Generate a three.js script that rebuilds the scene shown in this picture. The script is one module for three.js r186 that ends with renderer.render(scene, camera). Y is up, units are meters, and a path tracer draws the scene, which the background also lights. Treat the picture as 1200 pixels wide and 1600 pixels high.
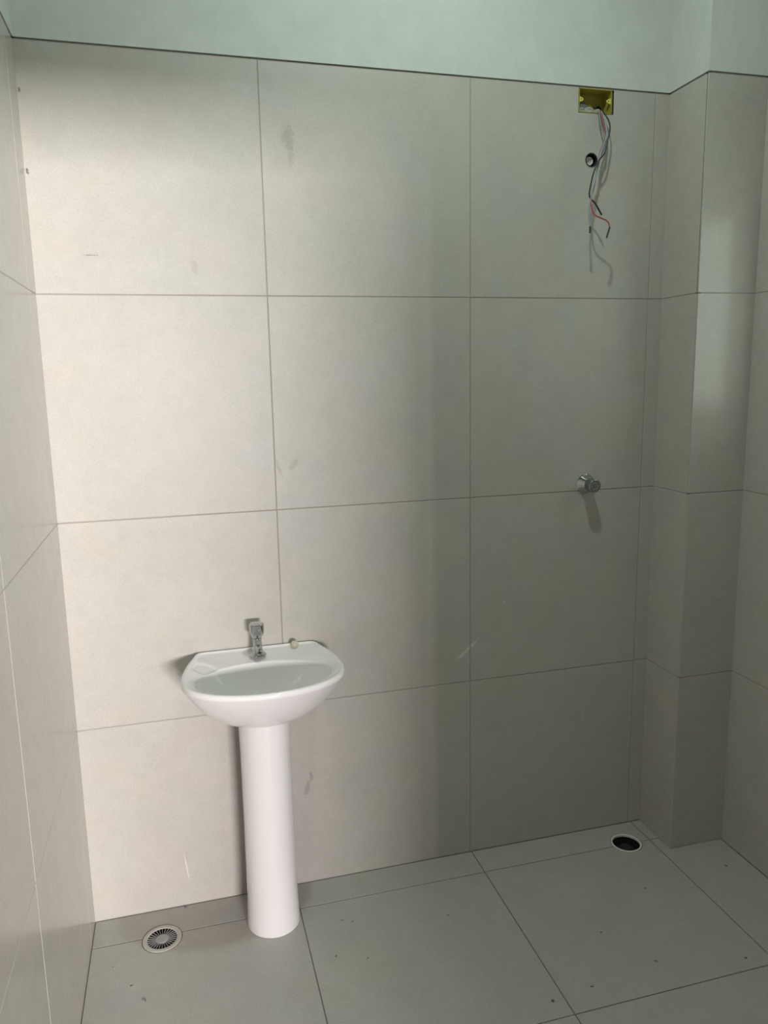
import * as THREE from 'three';
import { RectAreaLightUniformsLib } from 'three/addons/lights/RectAreaLightUniformsLib.js';
import { mergeGeometries, mergeVertices } from 'three/addons/utils/BufferGeometryUtils.js';
import { RoundedBoxGeometry } from 'three/addons/geometries/RoundedBoxGeometry.js';

// ------------------------------------------------------------------ camera, light, exposure
const scene = new THREE.Scene();
scene.background = new THREE.Color(0x000000);
const camera = new THREE.PerspectiveCamera(67.48, 0.75, 0.02, 50);
camera.position.set(0.3258, 1.5802, 2.196);
camera.rotation.set(-0.1742, -0.2613, -0.0196, 'YXZ');

const renderer = new THREE.WebGLRenderer();
renderer.toneMapping = THREE.LinearToneMapping;
renderer.toneMappingExposure = 1.0;
renderer.shadowMap.enabled = true;
RectAreaLightUniformsLib.init();

// daylight through the long window of the hall in front of the bathroom door
const HALL_WIN = { x0: 0.76, x1: 3.10, y0: 1.22, y1: 1.80, z: 8.0 };
const HALL_GAP = { x0: 0.64, x1: 0.70 };
const DAY = new THREE.Color().setRGB(1.0, 0.94, 0.945);
function windowLight(w, h, power, color, pos, target) {
  const l = new THREE.RectAreaLight(color, power, w, h);
  l.position.set(...pos); l.lookAt(...target); scene.add(l); return l;
}
{
  const { x0, x1, y0, y1, z } = HALL_WIN, my = (y0 + y1) / 2;
  windowLight(x1 - x0, y1 - y0, 222, DAY, [(x0 + x1) / 2, my, z - 0.01], [(x0 + x1) / 2, my, 0]);
  const gx = (HALL_GAP.x0 + HALL_GAP.x1) / 2;
  windowLight(HALL_GAP.x1 - HALL_GAP.x0, y1 - y0, 360, DAY, [gx, my, z - 0.01], [gx, my, 0]);
}
// dim daylight through the small frosted window in the bathroom's right wall
const SIDE_WIN = { z0: 0.30, z1: 0.66, y0: 1.46, y1: 2.06, x: 2.037 };
windowLight(SIDE_WIN.z1 - SIDE_WIN.z0, SIDE_WIN.y1 - SIDE_WIN.y0, 1.05, new THREE.Color().setRGB(0.86, 1, 0.92),
  [SIDE_WIN.x + 0.02, (SIDE_WIN.y0 + SIDE_WIN.y1) / 2, (SIDE_WIN.z0 + SIDE_WIN.z1) / 2], [0, (SIDE_WIN.y0 + SIDE_WIN.y1) / 2, (SIDE_WIN.z0 + SIDE_WIN.z1) / 2]);
const LAMP = [1.0, 3.20, 0.865], LAMP_SIDE = 0.09, LAMP_POWER = 640, LAMP_COLOR = new THREE.Color().setRGB(0.83, 1.0, 0.91);

// ------------------------------------------------------------------ helpers
function rng(seed) { let s = seed >>> 0; return () => { s = (s + 0x6D2B79F5) >>> 0; let t = s; t = Math.imul(t ^ (t >>> 15), t | 1); t ^= t + Math.imul(t ^ (t >>> 7), t | 61); return ((t ^ (t >>> 14)) >>> 0) / 4294967296; }; }
const taken = {};
function numbered(name) { const n = taken[name] = (taken[name] ?? -1) + 1; return n ? `${name}_${String(n).padStart(3, '0')}` : name; }
function tag(o, label, category, group) { o.userData.label = label; o.userData.category = category; if (group) o.userData.group = group; return o; }
function structure(name, label) { const g = new THREE.Group(); g.name = name; g.userData = { kind: 'structure', label, category: name.split('_')[0] }; scene.add(g); return g; }
function thing(name, label, category, pos = [0, 0, 0], group) { const g = new THREE.Group(); g.name = numbered(name); g.position.set(...pos); tag(g, label, category, group); scene.add(g); return g; }
function mesh(name, geo, mat, parent, label) { const m = new THREE.Mesh(geo, mat); m.name = name; m.castShadow = m.receiveShadow = true; if (label) m.userData.label = label; parent.add(m); return m; }
function box(x0, x1, y0, y1, z0, z1) { const g = new THREE.BoxGeometry(x1 - x0, y1 - y0, z1 - z0); g.translate((x0 + x1) / 2, (y0 + y1) / 2, (z0 + z1) / 2); return g; }
function lathe(pts, seg = 48) { return new THREE.LatheGeometry(pts.map(p => new THREE.Vector2(...p)), seg); }
// a lathe profile with corners kept crisp: every run between corners is doubled at its ends
function turned(pts, seg = 48) {
  const out = [];
  for (let i = 0; i + 1 < pts.length; i++) out.push(lathe([pts[i], pts[i + 1]], seg));
  return mergeGeometries(out);
}

// ------------------------------------------------------------------ textures
function noiseTable(seed, n) { const r = rng(seed), a = new Float32Array(n * n); for (let i = 0; i < a.length; i++) a[i] = r() * 2 - 1; return (x, y) => { const xi = Math.floor(x), yi = Math.floor(y); let fx = x - xi, fy = y - yi; fx = fx * fx * (3 - 2 * fx); fy = fy * fy * (3 - 2 * fy); const at = (i, j) => a[((j % n + n) % n) * n + (i % n + n) % n]; const p = at(xi, yi), q = at(xi + 1, yi), u = at(xi, yi + 1), v = at(xi + 1, yi + 1); return (p + (q - p) * fx) * (1 - fy) + (u + (v - u) * fx) * fy; }; }
const nA = noiseTable(11, 64), nB = noiseTable(23, 64), nC = noiseTable(37, 64), nD = noiseTable(51, 64);
function dataTexture(w, h, fill, srgb = true) {
  const d = new Uint8Array(w * h * 4);
  fill(d);
  const t = new THREE.DataTexture(d, w, h, THREE.RGBAFormat);
  t.colorSpace = srgb ? THREE.SRGBColorSpace : THREE.NoColorSpace; t.wrapS = t.wrapT = THREE.RepeatWrapping;
  t.magFilter = THREE.LinearFilter; t.minFilter = THREE.LinearMipmapLinearFilter; t.generateMipmaps = true; t.needsUpdate = true; return t;
}
// porcelain with a cement look: warm grey, cloudy, finely speckled; `period` in metres
function porcelain(w, h, mx, my, base, seed, marks, wrap) {
  return dataTexture(w, h, d => {
    const r = rng(seed), kx = mx / w, ky = my / h, f = wrap ? 64 / mx : 50;
    for (let j = 0; j < h; j++) for (let i = 0; i < w; i++) {
      const x = i * kx, y = j * ky;
      let v = 2.2 * nA(x * f / 8, y * f / 8) + 1.6 * nB(x * f / 2, y * f / 2) + 1.6 * nC(x * f, y * f) + 2.0 * nD(x * f * 8, y * f * 8);
      const s = r(); v += (s - 0.5) * 15;
      if (s > 0.9972) v -= 16 + 22 * r(); else if (s < 0.004) v += 13;
      const o = (j * w + i) * 4, c = nB(x * f / 4 + 9, y * f / 4) * 1.2;
      d[o] = base[0] + v + c; d[o + 1] = base[1] + v; d[o + 2] = base[2] + v - c; d[o + 3] = 255;
    }
    if (marks) marks((x, y, rx, ry, ang, col, amt, seed2) => { // an irregular smear or scratch, in metres
      const q = noiseTable(seed2, 32), ca = Math.cos(ang), sa = Math.sin(ang), R = Math.max(rx, ry);
      for (let j = Math.max(0, Math.floor((y - R) / ky)); j < Math.min(h, (y + R) / ky); j++) for (let i = Math.max(0, Math.floor((x - R) / kx)); i < Math.min(w, (x + R) / kx); i++) {
        const dx = i * kx - x, dy = j * ky - y, u = (dx * ca + dy * sa) / rx, v = (-dx * sa + dy * ca) / ry, e = u * u + v * v;
        if (e > 1) continue;
        const grain = q(u * 4 + 7, v * 4 + 7) * 0.6 + q(i / 2.3, j / 2.3) * 0.5, a = Math.max(0, Math.min(1, (1 - e) * 1.6 + grain - 0.35)) * amt, o = (j * w + i) * 4;
        for (let k = 0; k < 3; k++) d[o + k] = d[o + k] * (1 - a) + col[k] * a;
      }
    });
  });
}
const TILE = [175, 171, 163];
const backTex = porcelain(1600, 2048, 1.86, 2.42, TILE, 5, m => {
  m(0.665, 2.22, 0.022, 0.045, 0.1, [126, 120, 112], 0.3, 3);   // dark smudge beside the first upright joint
  m(0.672, 2.17, 0.010, 0.035, -0.1, [128, 122, 112], 0.25, 31);
  m(1.185, 0.718, 0.052, 0.007, 0.72, [220, 218, 210], 0.5, 4);  // pale scuff low on the wall
  m(1.155, 0.694, 0.022, 0.009, 0.5, [216, 214, 206], 0.5, 6);
  m(1.308, 0.86, 0.008, 0.006, 0, [216, 214, 206], 0.5, 61);
  m(0.647, 0.32, 0.010, 0.035, -0.25, [126, 115, 104], 0.38, 7);   // brown rub mark beside the pedestal
  m(0.662, 0.36, 0.006, 0.02, 0.1, [122, 110, 98], 0.4, 71);
  m(0.271, 0.125, 0.0028, 0.06, 0.12, [226, 223, 218], 0.6, 8);  // white drip near the floor
  m(0.140, 1.905, 0.022, 0.0022, 0.02, [120, 112, 104], 0.7, 9); // short scratch
  m(0.40, 1.88, 0.012, 0.03, 0.3, [150, 142, 133], 0.4, 10);
  m(0.645, 1.335, 0.012, 0.03, -0.6, [140, 134, 124], 0.35, 12);
  m(0.60, 1.335, 0.006, 0.04, 0.3, [140, 134, 124], 0.35, 13);
  m(1.64, 2.26, 0.007, 0.03, 0.1, [208, 206, 198], 0.4, 14);
  m(0.006, 2.105, 0.004, 0.010, 0.2, [70, 66, 60], 0.9, 16);   // chipped grout in the corner
  m(0.005, 2.293, 0.0035, 0.007, 0, [80, 76, 70], 0.8, 17);
  m(1.60, 0.43, 0.003, 0.02, 0.1, [200, 198, 190], 0.5, 15);
});
backTex.repeat.set(1 / 1.86, 1 / 2.42);
const tileTex = porcelain(1024, 1024, 1.2, 1.2, TILE, 6, null, true); tileTex.repeat.set(1 / 1.2, 1 / 1.2);
const floorTex = porcelain(1400, 1668, 2.1, 2.5, [168, 166, 159], 8, m => { // specks of dirt trodden onto the floor
  m(0.707, 2.298, 0.0080, 0.0020, 0.0, [62, 60, 54], 0.85, 100);
  m(0.733, 2.284, 0.0070, 0.0020, 0.3, [62, 60, 54], 0.85, 101);
  m(0.660, 2.163, 0.0060, 0.0030, 0.6, [62, 60, 54], 0.85, 102);
  m(0.743, 2.131, 0.0050, 0.0030, 0.9, [62, 60, 54], 0.85, 103);
  m(1.013, 2.229, 0.0050, 0.0050, 1.2, [62, 60, 54], 0.85, 104);
  m(1.162, 1.854, 0.0070, 0.0060, 1.5, [62, 60, 54], 0.85, 105);
  m(1.640, 2.168, 0.0050, 0.0040, 1.8, [62, 60, 54], 0.85, 106);
  m(1.408, 2.037, 0.0050, 0.0040, 2.1, [62, 60, 54], 0.85, 107);
  m(1.493, 1.897, 0.0070, 0.0040, 2.4, [62, 60, 54], 0.85, 108);
  m(1.954, 2.190, 0.0060, 0.0060, 2.7, [62, 60, 54], 0.85, 109);
  m(1.281, 1.867, 0.0060, 0.0030, 3.0, [62, 60, 54], 0.85, 110);
  m(0.115, 2.214, 0.0050, 0.0030, 3.3, [62, 60, 54], 0.85, 111);
  m(1.733, 1.838, 0.0060, 0.0040, 3.6, [62, 60, 54], 0.85, 112);
  m(0.063, 2.298, 0.0030, 0.0030, 3.9, [62, 60, 54], 0.85, 113);
});
floorTex.repeat.set(1 / 2.1, 1 / 2.5);
const grainTex = dataTexture(512, 512, d => { const r = rng(77); for (let i = 0; i < 512 * 512; i++) { const x = i % 512, y = i / 512 | 0, v = 128 + 50 * nA(x / 8, y / 8) + 40 * (r() - 0.5); d[i * 4] = d[i * 4 + 1] = d[i * 4 + 2] = v; d[i * 4 + 3] = 255; } }, false);
const tileGrain = grainTex.clone(); tileGrain.repeat.set(1 / 0.4, 1 / 0.4); tileGrain.needsUpdate = true;
const plasterTex = dataTexture(512, 512, d => { const r = rng(9); for (let i = 0; i < 512 * 512; i++) { const x = i % 512, y = i / 512 | 0, v = 3 * nA(x / 32, y / 32) + 2 * nB(x / 8, y / 8) + 4 * (r() - 0.5); d[i * 4] = 194 + v; d[i * 4 + 1] = 198 + v; d[i * 4 + 2] = 192 + v; d[i * 4 + 3] = 255; } });
plasterTex.repeat.set(1, 1);

// ------------------------------------------------------------------ materials
const std = o => new THREE.MeshStandardMaterial(o), phys = o => new THREE.MeshPhysicalMaterial(o);
const M = {
  backTile: phys({ map: backTex, roughness: 0.48, bumpMap: tileGrain, bumpScale: 0.00006 }),
  tile: phys({ map: tileTex, roughness: 0.22, bumpMap: tileGrain, bumpScale: 0.00003 }),
  floorTile: phys({ map: floorTex, roughness: 0.42, bumpMap: tileGrain, bumpScale: 0.00006 }),
  grout: std({ color: 0x9d978e, roughness: 0.95 }),
  paleGrout: std({ color: 0xb4aea4, roughness: 0.95 }),
  floorGrout: std({ color: 0x6f6b63, roughness: 0.95 }),
  plaster: std({ map: plasterTex, roughness: 0.85 }),
  ceramic: phys({ color: new THREE.Color().setRGB(0.745, 0.72, 0.715), roughness: 0.1, ior: 1.52 }),
  chrome: std({ color: new THREE.Color().setRGB(0.52, 0.53, 0.535), metalness: 1, roughness: 0.07 }),
  satin: std({ color: new THREE.Color().setRGB(0.30, 0.33, 0.32), metalness: 1, roughness: 0.3 }),
  yellow: std({ color: new THREE.Color().setRGB(0.33, 0.285, 0.04), roughness: 0.5 }),
  yellowTab: std({ color: new THREE.Color().setRGB(0.62, 0.55, 0.10), roughness: 0.45 }),
  conduit: std({ color: new THREE.Color().setRGB(0.13, 0.15, 0.16), roughness: 0.6 }),
  mortar: std({ color: new THREE.Color().setRGB(0.42, 0.41, 0.37), roughness: 0.95, bumpMap: tileGrain, bumpScale: 0.001 }),
  black: std({ color: new THREE.Color().setRGB(0.012, 0.013, 0.013), roughness: 0.5 }),
  wireBlack: std({ color: new THREE.Color().setRGB(0.012, 0.014, 0.018), roughness: 0.4 }),
  wireBlue: std({ color: new THREE.Color().setRGB(0.22, 0.29, 0.34), roughness: 0.4 }),
  wireRed: std({ color: new THREE.Color().setRGB(0.34, 0.085, 0.08), roughness: 0.4 }),
  wireGrey: std({ color: new THREE.Color().setRGB(0.20, 0.215, 0.21), roughness: 0.45 }),
  tape: std({ color: new THREE.Color().setRGB(0.02, 0.022, 0.022), roughness: 0.45 }),
  plasticWhite: std({ color: new THREE.Color().setRGB(0.70, 0.70, 0.66), roughness: 0.4 }),
  drainGrey: std({ color: new THREE.Color().setRGB(0.50, 0.48, 0.43), roughness: 0.45 }),
  drainHub: std({ color: new THREE.Color().setRGB(0.36, 0.355, 0.345), roughness: 0.4 }),
  putty: std({ color: new THREE.Color().setRGB(0.50, 0.46, 0.36), roughness: 0.9, bumpMap: tileGrain, bumpScale: 0.001 }),
  concrete: std({ color: new THREE.Color().setRGB(0.16, 0.158, 0.152), roughness: 0.9 }),
  alu: std({ color: new THREE.Color().setRGB(0.5, 0.5, 0.5), metalness: 1, roughness: 0.4 }),
  frosted: std({ color: 0xdfe6e2, roughness: 0.6, emissive: new THREE.Color().setRGB(0.86, 1, 0.92), emissiveIntensity: 0.3 }),
  frostedHall: std({ color: 0xe6e4dc, roughness: 0.6, emissive: DAY, emissiveIntensity: 2 }),
  bulb: std({ color: 0xf4f8f4, roughness: 0.4, emissive: LAMP_COLOR, emissiveIntensity: 6 }),
  wood: std({ color: 0x6b5a4a, roughness: 0.6 }),
};

// ------------------------------------------------------------------ tiles
const J = 0.0015, TH = 0.008;
// outline of a rectangle less any discs that cross one of its edges; discs inside become holes
function tileShape(u0, u1, v0, v1, discs = [], notch) {
  u0 += J; u1 -= J; v0 += J; v1 -= J;
  let P = [[u0, v0], [u1, v0], [u1, v1], [u0, v1]];
  if (notch) P = [[u0, v0], [u1, v0], [u1, v1], [notch[1], v1], [notch[1], notch[2]], [notch[0], notch[2]], [notch[0], v1], [u0, v1]];
  const holes = [];
  for (const [cx, cy, r] of discs) {
    const out = []; let cut = false;
    for (let i = 0; i < P.length; i++) {
      const a = P[i], b = P[(i + 1) % P.length]; out.push(a);
      const dx = b[0] - a[0], dy = b[1] - a[1], L = dx * dx + dy * dy, t = ((cx - a[0]) * dx + (cy - a[1]) * dy) / L;
      const px = a[0] + t * dx, py = a[1] + t * dy, dd = (px - cx) ** 2 + (py - cy) ** 2;
      if (dd < r * r) {
        const h = Math.sqrt((r * r - dd) / L), t1 = t - h, t2 = t + h;
        if (t1 > 0 && t2 < 1) {
          cut = true;
          const a1 = Math.atan2(a[1] + t1 * dy - cy, a[0] + t1 * dx - cx), a2 = Math.atan2(a[1] + t2 * dy - cy, a[0] + t2 * dx - cx);
          // counter-clockwise outline: the bite runs clockwise round the disc
          let sweep = a2 - a1; while (sweep > 0) sweep -= 2 * Math.PI;
          const n = 20; for (let k = 0; k <= n; k++) { const q = a1 + sweep * k / n; out.push([cx + r * Math.cos(q), cy + r * Math.sin(q)]); }
        }
      }
    }
    P = out;
    if (!cut && cx > u0 + r && cx < u1 - r && cy > v0 + r && cy < v1 - r) holes.push([cx, cy, r]);
  }
  const s = new THREE.Shape(P.map(p => new THREE.Vector2(...p)));
  for (const [cx, cy, r] of holes) { const h = new THREE.Path(); h.absarc(cx, cy, r, 0, Math.PI * 2, true); s.holes.push(h); }
  return s;
}
const tileRandom = rng(400);
function addTile(parent, shape, mat, name = 'wall_tile', shift = true, thick = TH) {
  const b = 0.0007, g = new THREE.ExtrudeGeometry(shape, { depth: thick - 2 * b, bevelEnabled: true, bevelThickness: b, bevelSize: b, bevelOffset: -b, bevelSegments: 1, curveSegments: 24 });
  g.translate(0, 0, b - thick);
  const lip = (tileRandom() - 0.5) * 0.0008, du = shift ? tileRandom() * 1.2 : 0, dv = shift ? tileRandom() * 1.2 : 0, uv = g.attributes.uv;
  for (let i = 0; i < uv.count; i++) uv.setXY(i, uv.getX(i) + du, uv.getY(i) + dv);
  const m = mesh(name, g, mat, parent); m.position.z = lip; return m;
}
function slab(parent, name, shape, z0, z1, mat) {
  const g = new THREE.ExtrudeGeometry(shape, { depth: z1 - z0, bevelEnabled: false, curveSegments: 32 }); g.translate(0, 0, z0);
  return mesh(name, g, mat, parent);
}
const rect = (u0, u1, v0, v1) => new THREE.Shape([[u0, v0], [u1, v0], [u1, v1], [u0, v1]].map(p => new THREE.Vector2(...p)));
const hole = (u0, u1, v0, v1) => new THREE.Path([[u0, v0], [u0, v1], [u1, v1], [u1, v0]].map(p => new THREE.Vector2(...p)));
const disc = (x, y, r) => { const h = new THREE.Path(); h.absarc(x, y, r, 0, Math.PI * 2, true); return h; };

const ROWS = [0, 0.607, 1.207, 1.807, 2.409], TOP = 2.409, CEIL = 3.30, GROUT = -0.0014;
const XR = 2.037, PX = 1.838, PZ = 0.181, ZF = 2.40, WT = 0.15;
const FIT = [1.578, 2.209, 0.0185], BOX = [1.532, 1.641, 2.340, 2.4075];
function band(parent, shape, z0, z1) { return slab(parent, 'plaster_band', shape, z0, z1, M.plaster); }

// back wall
{
  const w = structure('wall_back', 'grey tiled back wall with white painted plaster above');
  const s = rect(-WT, PX + 0.1, -0.02, TOP + 0.002);
  s.holes.push(disc(FIT[0], FIT[1], FIT[2]), hole(BOX[0], BOX[1] + 0.007, BOX[2], BOX[3]));
  slab(w, 'substrate', s, -WT, GROUT, M.grout);
  band(w, rect(-WT, PX + 0.1, TOP + 0.0035, CEIL), -WT, 0.0025);
  const cols = [-0.004, 0.5916, 1.1905, 1.7903, PX + 0.004];
  for (let r = 0; r < 4; r++) for (let c = 0; c < 4; c++) {
    const notch = r === 3 && c === 2 ? [BOX[0] - 0.001, BOX[1] + 0.007, BOX[2] - 0.001] : null;
    const discs = r === 3 && c === 2 ? [FIT] : [];
    addTile(w, tileShape(cols[c], cols[c + 1], ROWS[r], ROWS[r + 1], discs, notch), M.backTile, 'wall_tile', false);
  }
}
// boxed-in column in the right-hand corner
{
  const w = structure('wall_column', 'grey tiled boxed-in column in the far right corner');
  const side = new THREE.Group(); side.name = 'side_face'; side.rotation.y = -Math.PI / 2; side.position.x = PX; w.add(side);
  const front = new THREE.Group(); front.name = 'front_face'; front.position.z = PZ; w.add(front);
  mesh('substrate', box(PX + 0.0012, XR + 0.05, -0.02, TOP + 0.002, -0.1, PZ - 0.014), M.grout, w);
  mesh('substrate', box(PX + 0.009, XR + 0.05, -0.02, TOP + 0.002, PZ - 0.014, PZ - 0.0012), M.grout, w);
  mesh('plaster_band', box(PX - 0.0025, XR + 0.05, TOP + 0.0035, CEIL, -0.1, PZ + 0.0025), M.plaster, w);
  for (let r = 0; r < 4; r++) {
    addTile(side, tileShape(-J, PZ - [0.0035, 0.0035, 0.005, 0.0085][r], ROWS[r], ROWS[r + 1]), M.tile);
    addTile(front, tileShape(PX - J, XR + 0.004, ROWS[r], ROWS[r + 1]), M.tile, 'wall_tile', true, 0.004);
  }
}
// left wall
{
  const w = structure('wall_left', 'grey tiled left wall'); w.rotation.y = Math.PI / 2;
  slab(w, 'substrate', rect(-ZF - WT, WT, -0.02, TOP + 0.002), -WT, -0.0008, M.paleGrout);
  band(w, rect(-ZF - WT, WT, TOP + 0.0035, CEIL), -WT, 0.0025);
  const zs = [-J, 0.1044, 0.6926, 1.293, 1.893, ZF];
  for (let r = 0; r < 4; r++) for (let c = 0; c < 5; c++) addTile(w, tileShape(-zs[c + 1], -zs[c], ROWS[r], ROWS[r + 1]), M.tile);
}
// right wall with its small window
{
  const w = structure('wall_right', 'grey tiled right wall'); w.rotation.y = -Math.PI / 2; w.position.x = XR;
  const { z0, z1, y0, y1 } = SIDE_WIN;
  const s = rect(PZ - 0.1, ZF + WT, -0.02, TOP + 0.002); s.holes.push(hole(z0, z1, y0, y1)); slab(w, 'substrate', s, -WT, GROUT, M.grout);
  band(w, rect(PZ - 0.1, ZF + WT, TOP + 0.0035, CEIL), -WT, 0.0025);
  const zs = [PZ - J, 0.62, 1.22, 1.82, ZF];
  for (let r = 0; r < 4; r++) for (let c = 0; c < 4; c++) {
    // pieces of each tile left around the window opening
    const a = zs[c], b = zs[c + 1], lo = ROWS[r], hi = ROWS[r + 1];
    if (b <= z0 || a >= z1 || hi <= y0 || lo >= y1) { addTile(w, tileShape(a, b, lo, hi), M.tile); continue; }
    if (a < z0) addTile(w, tileShape(a, z0, lo, hi), M.tile);
    if (b > z1) addTile(w, tileShape(z1, b, lo, hi), M.tile);
    const p = Math.max(a, z0), q = Math.min(b, z1);
    if (lo < y0) addTile(w, tileShape(p, q, lo, y0), M.tile);
    if (hi > y1) addTile(w, tileShape(p, q, y1, hi), M.tile);
  }
  const win = structure('window_1', 'small frosted window in the right wall');
  const f = 0.022;
  for (const [a, b, c, d] of [[y0, y0 + f, z0, z1], [y1 - f, y1, z0, z1], [y0 + f, y1 - f, z0, z0 + f], [y0 + f, y1 - f, z1 - f, z1]]) mesh('window_frame', box(XR + 0.025, XR + 0.055, a, b, c, d), M.alu, win);
  mesh('pane', box(XR + 0.037, XR + 0.043, y0 + f, y1 - f, z0 + f, z1 - f), M.frosted, win);
}
// floor
const DRAIN_A = [0.193, 0.128], DRAIN_B = [1.716, 0.108], DR = 0.0545, DRB = 0.0505;
{
  const w = structure('floor', 'light grey tiled bathroom floor'); w.rotation.x = -Math.PI / 2;
  const s = rect(-WT, XR + WT, -ZF - WT, WT); s.holes.push(disc(DRAIN_A[0], -DRAIN_A[1], DR - 0.004), disc(DRAIN_B[0], -DRAIN_B[1], DRB - 0.002));
  slab(w, 'substrate', s, -0.12, -0.002, M.floorGrout);
  const xs = [0, 0.594, 1.1957, 1.8024, XR], zs = [0, 0.1142, 0.6997, 1.30, 1.90, ZF];
  for (let c = 0; c < 4; c++) for (let r = 0; r < 5; r++)
    addTile(w, tileShape(xs[c], xs[c + 1], -zs[r + 1], -zs[r], [[DRAIN_A[0], -DRAIN_A[1], DR + 0.0022], [DRAIN_B[0], -DRAIN_B[1], DRB + 0.002]]), M.floorTile, 'floor_tile', false);
}
// front wall with the open doorway, ceiling, hall beyond
const DOOR = { x0: 0.06, x1: 0.95, y1: 2.02 };
{
  const w = structure('wall_front', 'front wall with the open doorway');
  const s = new THREE.Shape([[-WT, -0.02], [DOOR.x0, -0.02], [DOOR.x0, DOOR.y1], [DOOR.x1, DOOR.y1], [DOOR.x1, -0.02], [XR + WT, -0.02], [XR + WT, CEIL], [-WT, CEIL]].map(p => new THREE.Vector2(...p)));
  slab(w, 'substrate', s, ZF, ZF + WT, M.plaster);
  const face = new THREE.Group(); face.name = 'tiled_face'; face.rotation.y = Math.PI; face.position.z = ZF - 0.007; w.add(face);
  const xs = [DOOR.x1, 1.5, XR - 0.004];
  for (let r = 0; r < 4; r++) for (let c = 0; c < 2; c++) addTile(face, tileShape(-xs[c + 1], -xs[c], ROWS[r], ROWS[r + 1]), M.tile);
  addTile(face, tileShape(-DOOR.x1, -0.004, DOOR.y1, TOP), M.tile);
  const c = structure('ceiling', 'white ceiling'); mesh('ceiling_slab', box(-WT, XR + WT, CEIL, CEIL + 0.12, -WT, ZF + WT), M.plaster, c);
}
{
  const X0 = -1.6, X1 = 4.4, Z0 = ZF + WT, Z1 = HALL_WIN.z, H = 3.45, { x0, x1, y0, y1 } = HALL_WIN, gx = HALL_GAP.x0;
  const f = structure('floor_hall', 'bare concrete floor of the hall'); mesh('floor_slab', box(X0 - WT, X1 + WT, -0.14, -0.004, Z0, Z1 + WT), M.concrete, f);
  const c = structure('ceiling_hall', 'bare concrete ceiling of the hall'); mesh('ceiling_slab', box(X0 - WT, X1 + WT, H, H + 0.12, ZF, Z1 + WT), M.concrete, c);
  const l = structure('wall_hall_left', 'bare hall wall'); mesh('substrate', box(X0 - WT, X0, -0.02, H, Z0, Z1 + WT), M.concrete, l);
  const r = structure('wall_hall_right', 'bare hall wall'); mesh('substrate', box(X1, X1 + WT, -0.02, H, Z0, Z1 + WT), M.concrete, r);
  const n = structure('wall_hall_front', 'bare hall walls beside the bathroom');
  mesh('substrate', box(X0 - WT, -WT, -0.02, H, ZF, Z0), M.concrete, n); mesh('substrate', box(XR + WT, X1 + WT, -0.02, H, ZF, Z0), M.concrete, n); mesh('substrate', box(-WT, XR + WT, CEIL + 0.12, H, ZF, Z0), M.concrete, n);
  const b = structure('wall_hall_back', 'bare hall wall with a long high window');
  const s = rect(X0 - WT, X1 + WT, -0.02, H); s.holes.push(hole(gx - 0.03, x1 + 0.03, y0 - 0.03, y1 + 0.03)); slab(b, 'substrate', s, Z1, Z1 + WT, M.concrete);
  const w = structure('window_2', 'long high window of the hall');
  const e = 0.03;
  for (const [a, q, p, o] of [[gx - e, x1 + e, y0 - e, y0], [gx - e, x1 + e, y1, y1 + e], [gx - e, gx, y0, y1], [HALL_GAP.x1, x0, y0, y1], [x1, x1 + e, y0, y1]]) mesh('window_frame', box(a, q, p, o, Z1, Z1 + 0.05), M.alu, w);
  mesh('pane', box(x0, x1, y0, y1, Z1 + 0.02, Z1 + 0.026), M.frostedHall, w); mesh('pane', box(gx, HALL_GAP.x1, y0, y1, Z1 + 0.035, Z1 + 0.041), M.frostedHall, w);
}
// ceiling lamp
{
  const t = thing('ceiling_lamp', 'small square white lamp on the bathroom ceiling', 'lamp', [LAMP[0], CEIL, LAMP[2]]);
  mesh('housing', new RoundedBoxGeometry(0.13, 0.095, 0.13, 3, 0.008).translate(0, -0.0475, 0), M.plasticWhite, t);
  mesh('diffuser', new RoundedBoxGeometry(LAMP_SIDE + 0.004, 0.004, LAMP_SIDE + 0.004, 2, 0.001).translate(0, -0.0965, 0), M.bulb, t);
  windowLight(LAMP_SIDE, LAMP_SIDE, LAMP_POWER, LAMP_COLOR, LAMP, [LAMP[0], 0, LAMP[2]]);
}

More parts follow.
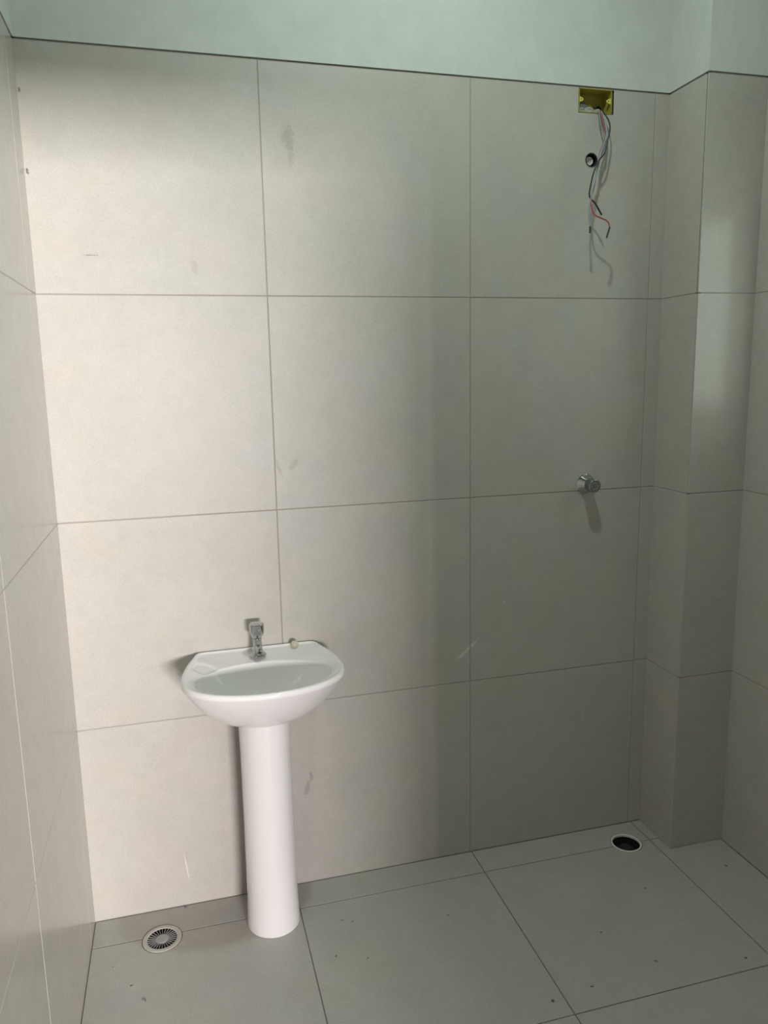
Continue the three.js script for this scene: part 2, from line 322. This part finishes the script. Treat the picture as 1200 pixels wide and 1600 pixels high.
// ------------------------------------------------------------------ pedestal sink
{
  const CX = 0.513, sink = thing('pedestal_sink', 'white ceramic pedestal sink standing against the tiled back wall', 'sink', [CX, 0, 0]);
  const N = 200, C = [0, 0.19];
  const half = [[0.150, 0.004], [0.168, 0.006], [0.176, 0.014], [0.186, 0.045], [0.202, 0.095], [0.214, 0.150], [0.2185, 0.195], [0.216, 0.242], [0.197, 0.290], [0.148, 0.334], [0.08, 0.361], [0, 0.371]];
  const line = half.map(p => new THREE.Vector3(p[0], 0, p[1])).concat(half.slice(0, -1).reverse().map(p => new THREE.Vector3(-p[0], 0, p[1])));
  const curve = new THREE.CatmullRomCurve3(line, true, 'centripetal').getPoints(800).map(p => [p.x, p.z]);
  const cast = (poly, a) => { // distance from C along angle a
    const dx = Math.cos(a), dz = Math.sin(a); let best = 0;
    for (let i = 0; i < poly.length; i++) {
      const p = poly[i], q = poly[(i + 1) % poly.length], ex = q[0] - p[0], ez = q[1] - p[1], det = dx * -ez + dz * ex;
      if (Math.abs(det) < 1e-12) continue;
      const rx = p[0] - C[0], rz = p[1] - C[1], t = (rx * -ez + rz * ex) / det, u = (dx * rz - dz * rx) / det;
      if (u >= -1e-6 && u <= 1.000001 && t > best) best = t;
    }
    return best;
  };
  const ell = (cx, cz, a, b) => Array.from({ length: 400 }, (_, i) => [cx + a * Math.cos(i / 200 * Math.PI), cz + b * Math.sin(i / 200 * Math.PI)]);
  const ang = Array.from({ length: N }, (_, i) => i / N * Math.PI * 2);
  const ringOf = poly => ang.map(a => { const t = cast(poly, a); return [C[0] + t * Math.cos(a), C[1] + t * Math.sin(a)]; });
  const rim = ringOf(curve), foot = ang.map(a => [0.074 * Math.cos(a), 0.142 + 0.074 * Math.sin(a)]);
  const bowl = ringOf(ell(0, 0.2085, 0.186, 0.113));
  const lerp = (A, B, t) => A.map((p, i) => [p[0] + (B[i][0] - p[0]) * t, p[1] + (B[i][1] - p[1]) * t]);
  const inset = (A, d) => A.map(p => { const x = p[0] - C[0], z = p[1] - C[1], l = Math.hypot(x, z); return [p[0] - x / l * d, p[1] - z / l * d]; });
  const rings = []; // [points, y or function]
  rings.push([lerp(foot, rim, 0), 0.655]);
  for (let k = 1; k <= 22; k++) { const g = k / 22; rings.push([lerp(foot, rim, g), 0.789 - 0.134 * (1 - Math.pow(g, 2.0))]); }
  for (const [d, y] of [[-0.0006, 0.7925], [-0.0004, 0.7965], [0.0008, 0.800], [0.003, 0.8025], [0.0065, 0.804], [0.010, 0.8035], [0.0135, 0.8015], [0.017, 0.7995]]) rings.push([inset(rim, d), y]);
  const deck0 = inset(rim, 0.017);
  for (let k = 1; k <= 16; k++) rings.push([lerp(deck0, bowl, k / 16), p => {
    let y = 0.7995 - 0.011 * k / 16;
    const dx = p[0] + 0.158, dz = p[1] - 0.112, c = Math.cos(0.75), s = Math.sin(0.75), e = ((dx * c + dz * s) / 0.042) ** 2 + ((-dx * s + dz * c) / 0.026) ** 2;
    if (e < 1.25) y -= 0.0035 * Math.min(1, (1.25 - e) / 0.35) - (e > 0.8 ? 0.0009 * Math.sin((e - 0.8) / 0.45 * Math.PI) : 0);
    return y;
  }]);
  const bc = [0, 0.226];
  const shrink = f => bowl.map(p => [bc[0] + (p[0] - bc[0]) * f, bc[1] + (p[1] - bc[1]) * f]);
  for (const [f, y] of [[0.992, 0.7872], [0.982, 0.7852], [0.972, 0.7825]]) rings.push([shrink(f), y]);
  for (let k = 1; k <= 20; k++) { const f = 0.972 - (0.972 - 0.11) * Math.pow(k / 20, 0.85); rings.push([shrink(f), 0.685 + 0.0975 * Math.pow(Math.max(0, f - 0.11) / 0.862, 1.9)]); }
  const pos = [], idx = [];
  for (const [pts, y] of rings) for (const p of pts) pos.push(p[0], typeof y === 'function' ? y(p) : y, p[1]);
  for (let r = 0; r + 1 < rings.length; r++) for (let i = 0; i < N; i++) { const a = r * N + i, b = r * N + (i + 1) % N, c = a + N, d = b + N; idx.push(a, c, b, b, c, d); }
  const last = (rings.length - 1) * N; pos.push(bc[0], 0.684, bc[1]); for (let i = 0; i < N; i++) idx.push(last + i, pos.length / 3 - 1, last + (i + 1) % N);
  pos.push(0, 0.655, 0.142); for (let i = 0; i < N; i++) idx.push(i, (i + 1) % N, pos.length / 3 - 1);
  const g = new THREE.BufferGeometry(); g.setAttribute('position', new THREE.Float32BufferAttribute(pos, 3)); g.setIndex(idx); g.computeVertexNormals();
  const basin = mesh('basin', g, M.ceramic, sink, 'wide oval white basin with a flat back ledge');
  const dr = turned([[0, 0.003], [0.012, 0.003], [0.0135, 0.0045], [0.021, 0.0045], [0.0235, 0.001], [0.0235, -0.002]], 36); dr.translate(0, 0.6855, bc[1]); mesh('drain_ring', dr, M.chrome, basin);
  // pedestal: rounded front, open straight back
  const prof = [[0.0, 0.0755, 0.0], [0.003, 0.0775, 0.0008], [0.02, 0.0765, 0.0008], [0.10, 0.0735, 0], [0.32, 0.0715, 0], [0.55, 0.071, 0], [0.665, 0.0735, 0], [0.70, 0.0745, 0]];
  const pp = [], pi = [], K = 72;
  for (const [y, r] of prof) for (let k = 0; k <= K; k++) { const t = -0.42 + (Math.PI + 0.84) * k / K; pp.push(r * Math.cos(t), y, 0.141 + r * 1.04 * Math.sin(t)); }
  const R1 = K + 1;
  for (let j = 0; j + 1 < prof.length; j++) for (let k = 0; k < K; k++) { const a = j * R1 + k; pi.push(a, a + R1, a + 1, a + 1, a + R1, a + R1 + 1); }
  // inner face and edges, 9 mm thick
  const off = pp.length / 3;
  for (const [y, r] of prof) for (let k = 0; k <= K; k++) { const t = -0.42 + (Math.PI + 0.84) * k / K; pp.push((r - 0.009) * Math.cos(t), y, 0.141 + (r - 0.009) * 1.04 * Math.sin(t)); }
  for (let j = 0; j + 1 < prof.length; j++) for (let k = 0; k < K; k++) { const a = off + j * R1 + k; pi.push(a, a + 1, a + R1, a + 1, a + R1 + 1, a + R1); }
  for (let k = 0; k < K; k++) { pi.push(k, k + 1, off + k, k + 1, off + k + 1, off + k); }
  for (let j = 0; j + 1 < prof.length; j++) for (const k of [0, K]) { const a = j * R1 + k; pi.push(a, off + a, a + R1, off + a, off + a + R1, a + R1); }
  const pg = new THREE.BufferGeometry(); pg.setAttribute('position', new THREE.Float32BufferAttribute(pp, 3)); pg.setIndex(pi); pg.computeVertexNormals();
  mesh('pedestal', pg, M.ceramic, sink, 'tall rounded white pedestal column');
  // tap
  const tap = new THREE.Group(); tap.name = 'faucet'; tap.userData.label = 'short chrome push tap'; tap.position.set(-0.002, 0.7995, 0.066); sink.add(tap);
  mesh('flange', turned([[0, 0.008], [0.014, 0.008], [0.021, 0.0055], [0.0245, 0.002], [0.0245, 0]]), M.chrome, tap);
  mesh('body', lathe([[0.0155, 0.007], [0.0150, 0.014], [0.0135, 0.026], [0.0122, 0.042], [0.0120, 0.046], [0.0130, 0.0475], [0.0130, 0.0495], [0.0105, 0.051], [0.0105, 0.054], [0, 0.054]]), M.chrome, tap);
  mesh('push_button', turned([[0.0105, 0.0525], [0.0145, 0.0545], [0.0195, 0.063], [0.0208, 0.070], [0.0212, 0.091], [0.0200, 0.0935], [0, 0.0945]]), M.chrome, tap);
  const sp = new THREE.CatmullRomCurve3([[0, 0.027, 0.002], [0.001, 0.026, 0.018], [0.002, 0.022, 0.029], [0.002, 0.016, 0.034]].map(p => new THREE.Vector3(...p)));
  const nose = new THREE.SphereGeometry(0.0085, 20, 12); nose.scale(1, 0.5, 1); nose.rotateX(0.45); nose.translate(0.002, 0.016, 0.034);
  mesh('spout', mergeGeometries([new THREE.TubeGeometry(sp, 24, 0.0085, 24).toNonIndexed(), nose.toNonIndexed()]), M.chrome, tap);
}
// pale lump left on the sink ledge
{
  const g = mergeVertices(new THREE.IcosahedronGeometry(0.0105, 4)), p = g.attributes.position, v = new THREE.Vector3();
  for (let i = 0; i < p.count; i++) { v.fromBufferAttribute(p, i); const k = 1 + 0.16 * nA(v.x * 260 + 5, v.y * 260 + v.z * 170) + 0.1 * nB(v.x * 600, v.z * 600 + v.y * 300); p.setXYZ(i, v.x * k * 1.05, v.y * k * 1.05, v.z * k * 0.95); }
  g.deleteAttribute('normal'); g.deleteAttribute('uv'); g.computeVertexNormals();
  const t = thing('putty_lump', 'small pale lump of putty on the back ledge of the sink', 'putty', [0.6225, 0.8075, 0.034]);
  mesh('lump', g, M.putty, t);
  const h = new THREE.TorusGeometry(0.0055, 0.0022, 10, 20); h.rotateX(-0.3); h.translate(-0.001, 0.001, 0.0085); mesh('ridge', h, M.putty, t);
}
// ------------------------------------------------------------------ shower valve
{
  const t = thing('shower_valve', 'chrome shower valve with a round knob on the right of the tiled wall', 'valve', [1.587, 1.229, 0]);
  const e = turned([[0.0315, 0.0], [0.0315, 0.002], [0.0295, 0.0035], [0.0185, 0.021], [0.0165, 0.024], [0, 0.024]], 48); e.rotateX(Math.PI / 2); mesh('escutcheon', e, M.chrome, t);
  const n = lathe([[0.0125, 0.022], [0.0125, 0.030]], 40); n.rotateX(Math.PI / 2); mesh('neck', n, M.satin, t);
  const k = turned([[0.0125, 0.026], [0.0185, 0.0265], [0.0200, 0.029], [0.0212, 0.055], [0.0205, 0.0585], [0.0185, 0.060], [0, 0.0605]], 48); k.rotateX(Math.PI / 2); const knob = mesh('knob', k, M.satin, t, 'grey satin knob');
  const r = new THREE.TorusGeometry(0.0105, 0.0007, 8, 40); r.translate(0, 0, 0.0605); mesh('cap_ring', r, M.chrome, knob);
}
// ------------------------------------------------------------------ capped pipe outlet in the tile
{
  const t = thing('pipe_outlet', 'black round pipe hole with a white plug beside the hanging wires', 'pipe outlet', [FIT[0], FIT[1], 0]);
  const c = lathe([[0.0176, 0.0008], [0.0184, 0.0004], [0.0183, -0.03], [0, -0.03]].reverse(), 40); c.rotateX(Math.PI / 2); mesh('socket', c, M.black, t);
  const r = lathe([[0.0172, 0.0012], [0.0185, 0.0018], [0.0203, 0.0012], [0.0203, 0.0003]], 40); r.rotateX(Math.PI / 2); mesh('rim', r, M.black, t);
  const p = turned([[0.0125, -0.03], [0.0125, -0.012], [0.0115, -0.011], [0.0068, -0.011], [0.0068, -0.016], [0, -0.016]], 36); p.rotateX(Math.PI / 2); const plug = mesh('plug', p, M.plasticWhite, t, 'white plastic plug');
  mesh('plug_key', new RoundedBoxGeometry(0.0035, 0.0075, 0.006, 2, 0.0006).translate(0, 0, -0.0145), M.plasticWhite, plug);
}
// ------------------------------------------------------------------ electrical box and its wires
{
  const [x0, x1, y0, y1] = BOX, D = 0.045, w = 0.0018, cx = (x0 + x1) / 2, cy = (y0 + y1) / 2;
  const t = thing('junction_box', 'yellow plastic electrical box sunk in the top of the tiled wall', 'electrical box', [cx, cy, 0]);
  const X = (x1 - x0) / 2 - 0.0005, Y = (y1 - y0) / 2 - 0.0005;
  mesh('shell', mergeGeometries([box(-X, X, -Y, Y, -D - w, -D), box(-X, -X + w, -Y, Y, -D, 0.0008), box(X - w, X, -Y, Y, -D, 0.0008), box(-X, X, Y - w, Y, -D, 0.0008), box(-X, X, -Y, -Y + w, -D, 0.0008)]), M.yellow, t);
  for (const s of [-1, 1]) {
    const sh = new THREE.Shape([[0, -0.0085], [0.0125, -0.003], [0.0135, 0], [0.0125, 0.003], [0, 0.0085]].map(p => new THREE.Vector2(p[0], p[1]))); sh.holes.push(disc(0.0075, 0, 0.0024));
    const g = new THREE.ExtrudeGeometry(sh, { depth: 0.004, bevelEnabled: true, bevelSize: 0.0004, bevelThickness: 0.0004, bevelSegments: 1, curveSegments: 20 });
    if (s > 0) g.rotateZ(Math.PI); g.translate(s * (X - w), 0.003, -0.006); mesh('screw_tab', g, M.yellowTab, t, 'bright yellow screw tab');
  }
  const k = lathe([[0, 0.012], [0.014, 0.012], [0.0155, 0.010], [0.0155, 0]], 32); k.rotateX(Math.PI / 2); k.translate(-0.023, -0.008, -D); mesh('conduit_end', k, M.conduit, t, 'dark grey conduit end');
  const h = lathe([[0.009, 0.014], [0.0105, 0.014], [0.0105, 0], [0.009, 0.0005], [0.009, 0.014]], 28); h.rotateX(Math.PI / 2); h.translate(0.028, -0.013, -D); mesh('cable_hole', h, M.black, t);
  const kd = lathe([[0, 0.002], [0.010, 0.002], [0.0108, 0]], 28); kd.rotateX(Math.PI / 2); kd.translate(0.006, -0.006, -D); mesh('knockout', kd, M.yellowTab, t);
  const mg = new THREE.BoxGeometry(0.074, 0.015, 0.036, 40, 8, 16), mp = mg.attributes.position;
  for (let i = 0; i < mp.count; i++) { const x = mp.getX(i), y = mp.getY(i), z = mp.getZ(i), k = y > -0.007 ? 1 : 0; mp.setXYZ(i, x, y + k * (0.0032 * nA(x * 130 + 3, z * 130) + 0.001 * nB(x * 500, z * 500) - 0.004 * Math.max(0, x / 0.037)), z + (z > 0 ? 0.002 * nB(x * 200, y * 300) : 0)); }
  mg.translate(-0.0145, -Y + w + 0.0075, -D + 0.0185); mg.computeVertexNormals(); mesh('mortar_smear', mg, M.mortar, t, 'white mortar spilt on the bottom of the box');
  const gap = box(X + 0.0005, X + 0.0065, -Y, Y, -0.03, -0.02); mesh('side_gap', gap, M.black, t);
}
function wire(pts, r, mat, label, name, tipMat, tipLen) {
  const t = thing('electrical_wire', label, 'wire', [0, 0, 0], undefined);
  const c = new THREE.CatmullRomCurve3(pts.map(p => new THREE.Vector3(...p)), false, 'centripetal');
  mesh('insulation', new THREE.TubeGeometry(c, 90, r, 10), mat, t);
  const end = c.getPoint(1), back = c.getPoint(1 - tipLen);
  const tube = new THREE.TubeGeometry(new THREE.LineCurve3(back, end.clone().add(end.clone().sub(back).multiplyScalar(0.15))), 4, r * 1.25, 10);
  mesh('taped_end', tube, tipMat, t);
}
const IN = [[1.613, 2.357, -0.040], [1.612, 2.352, -0.012]];
wire([...IN, [1.607, 2.343, 0.008], [1.6150, 2.3170, 0.0260], [1.6150, 2.2910, 0.0380], [1.6050, 2.2580, 0.0460], [1.5910, 2.2150, 0.0500], [1.5740, 2.1950, 0.0520], [1.5600, 2.1680, 0.0520], [1.5480, 2.1220, 0.0520], [1.5460, 2.0920, 0.0520], [1.5650, 2.0740, 0.0520], [1.5850, 2.0450, 0.0530]], 0.0022, M.wireBlack, 'black wire hanging in a curve from the yellow box', '', M.tape, 0.05);
wire([[1.6135, 2.3545, -0.040], [1.609, 2.350, -0.012], [1.604, 2.342, 0.008], [1.6100, 2.2940, 0.0260], [1.6060, 2.2650, 0.0340], [1.5860, 2.2210, 0.0420], [1.5700, 2.1590, 0.0460], [1.5520, 2.1030, 0.0540], [1.5410, 2.0440, 0.0600], [1.5420, 2.0130, 0.0650], [1.5410, 1.9900, 0.0680]], 0.0022, M.wireBlue, 'pale blue wire with a black tip hanging leftmost below the yellow box', '', M.tape, 0.07);
wire([[1.611, 2.355, -0.040], [1.606, 2.349, -0.012], [1.599, 2.342, 0.008], [1.6080, 2.2680, 0.0240], [1.5870, 2.2230, 0.0340], [1.5770, 2.1830, 0.0400], [1.5630, 2.1240, 0.0460], [1.5480, 2.0830, 0.0570], [1.5530, 2.0410, 0.0670], [1.5720, 2.0300, 0.0730], [1.5930, 2.0200, 0.0760], [1.5990, 2.0040, 0.0790], [1.5900, 1.9770, 0.0810]], 0.0022, M.wireRed, 'red wire bent sideways at its end below the yellow box', '', M.tape, 0.08);
wire([[1.615, 2.356, -0.040], [1.603, 2.347, -0.012], [1.594, 2.341, 0.008], [1.5960, 2.3030, 0.0180], [1.6050, 2.2650, 0.0300], [1.5990, 2.2380, 0.0380], [1.5880, 2.2140, 0.0380]], 0.0022, M.wireGrey, 'short grey wire looping out of the yellow box behind the others', '', M.wireGrey, 0.02);

// ------------------------------------------------------------------ floor drains
{
  const t = thing('floor_drain', 'round grey slotted floor drain in front of the left wall', 'drain', [DRAIN_A[0], 0, DRAIN_A[1]]);
  mesh('frame', turned([[DR - 0.0045, -0.03], [DR - 0.0045, -0.004], [DR, -0.004], [DR, 0.0008], [DR - 0.001, 0.0016], [0.0432, 0.0016], [0.0425, 0.001], [0.0412, 0.0002]], 72), M.drainGrey, t);
  mesh('liner', turned([[0.0412, 0.0002], [0.0412, -0.014], [0.049, -0.014]], 60), M.black, t);
  mesh('sump', turned([[0.0495, -0.005], [0.0495, -0.03], [0, -0.03]], 40), M.black, t);
  const gr = new THREE.Group(); gr.name = 'grate'; t.add(gr);
  mesh('hub', turned([[0, 0.0012], [0.0165, 0.0012], [0.0178, 0.0004], [0.0178, -0.003]], 48), M.drainHub, gr, 'plain round centre of the grate');
  const sl = new THREE.BoxGeometry(0.026, 0.0016, 0.0013); sl.translate(0.0292, -0.0004, 0);
  for (let k = 0; k < 28; k++) { const s = mesh('slat', sl, M.drainHub, gr); s.rotation.y = k / 28 * Math.PI * 2; }
}
{
  const t = thing('floor_drain', 'open black round floor drain with a thin pale rim near the column', 'drain', [DRAIN_B[0], 0, DRAIN_B[1]]);
  mesh('rim', turned([[DRB, -0.006], [DRB, 0.0006], [DRB - 0.001, 0.0014], [DRB - 0.0048, 0.0014], [DRB - 0.0055, 0.0004], [DRB - 0.0055, -0.006]], 72), M.plasticWhite, t, 'thin pale rim');
  mesh('sump', turned([[DRB - 0.0025, -0.004], [DRB - 0.006, -0.035], [0, -0.04]], 48), M.black, t);
  mesh('inner_cap', turned([[0, -0.012], [0.017, -0.012], [0.0185, -0.0135], [0.0185, -0.036]], 40), M.black, t);
}
// ------------------------------------------------------------------ crumbs on the floor
function crumb(x, y, z, label, parts) {
  const t = thing('debris_chip', label, 'debris', [x, y, z]);
  for (const [a, b, c, d, rot] of parts) { const g = new RoundedBoxGeometry(c, 0.002, d, 1, 0.0005); g.rotateY(rot); g.translate(a, 0.001, b); mesh('chip', g, M.conduit, t); }
}
crumb(0.262, 0, 0.012, 'tiny dark bent chip on the floor at the foot of the back wall', [[0, 0, 0.009, 0.0022, 0.2], [-0.004, -0.003, 0.0022, 0.007, 0.2]]);
crumb(0.15, 0, 0.345, 'tiny dark bent chip on the floor tile before the slotted drain', [[0, 0, 0.010, 0.002, -0.2], [0.004, 0.004, 0.002, 0.008, -0.2]]);

scene.traverse(o => { if (o.isMesh) { o.castShadow = o.receiveShadow = true; } });
renderer.render(scene, camera);
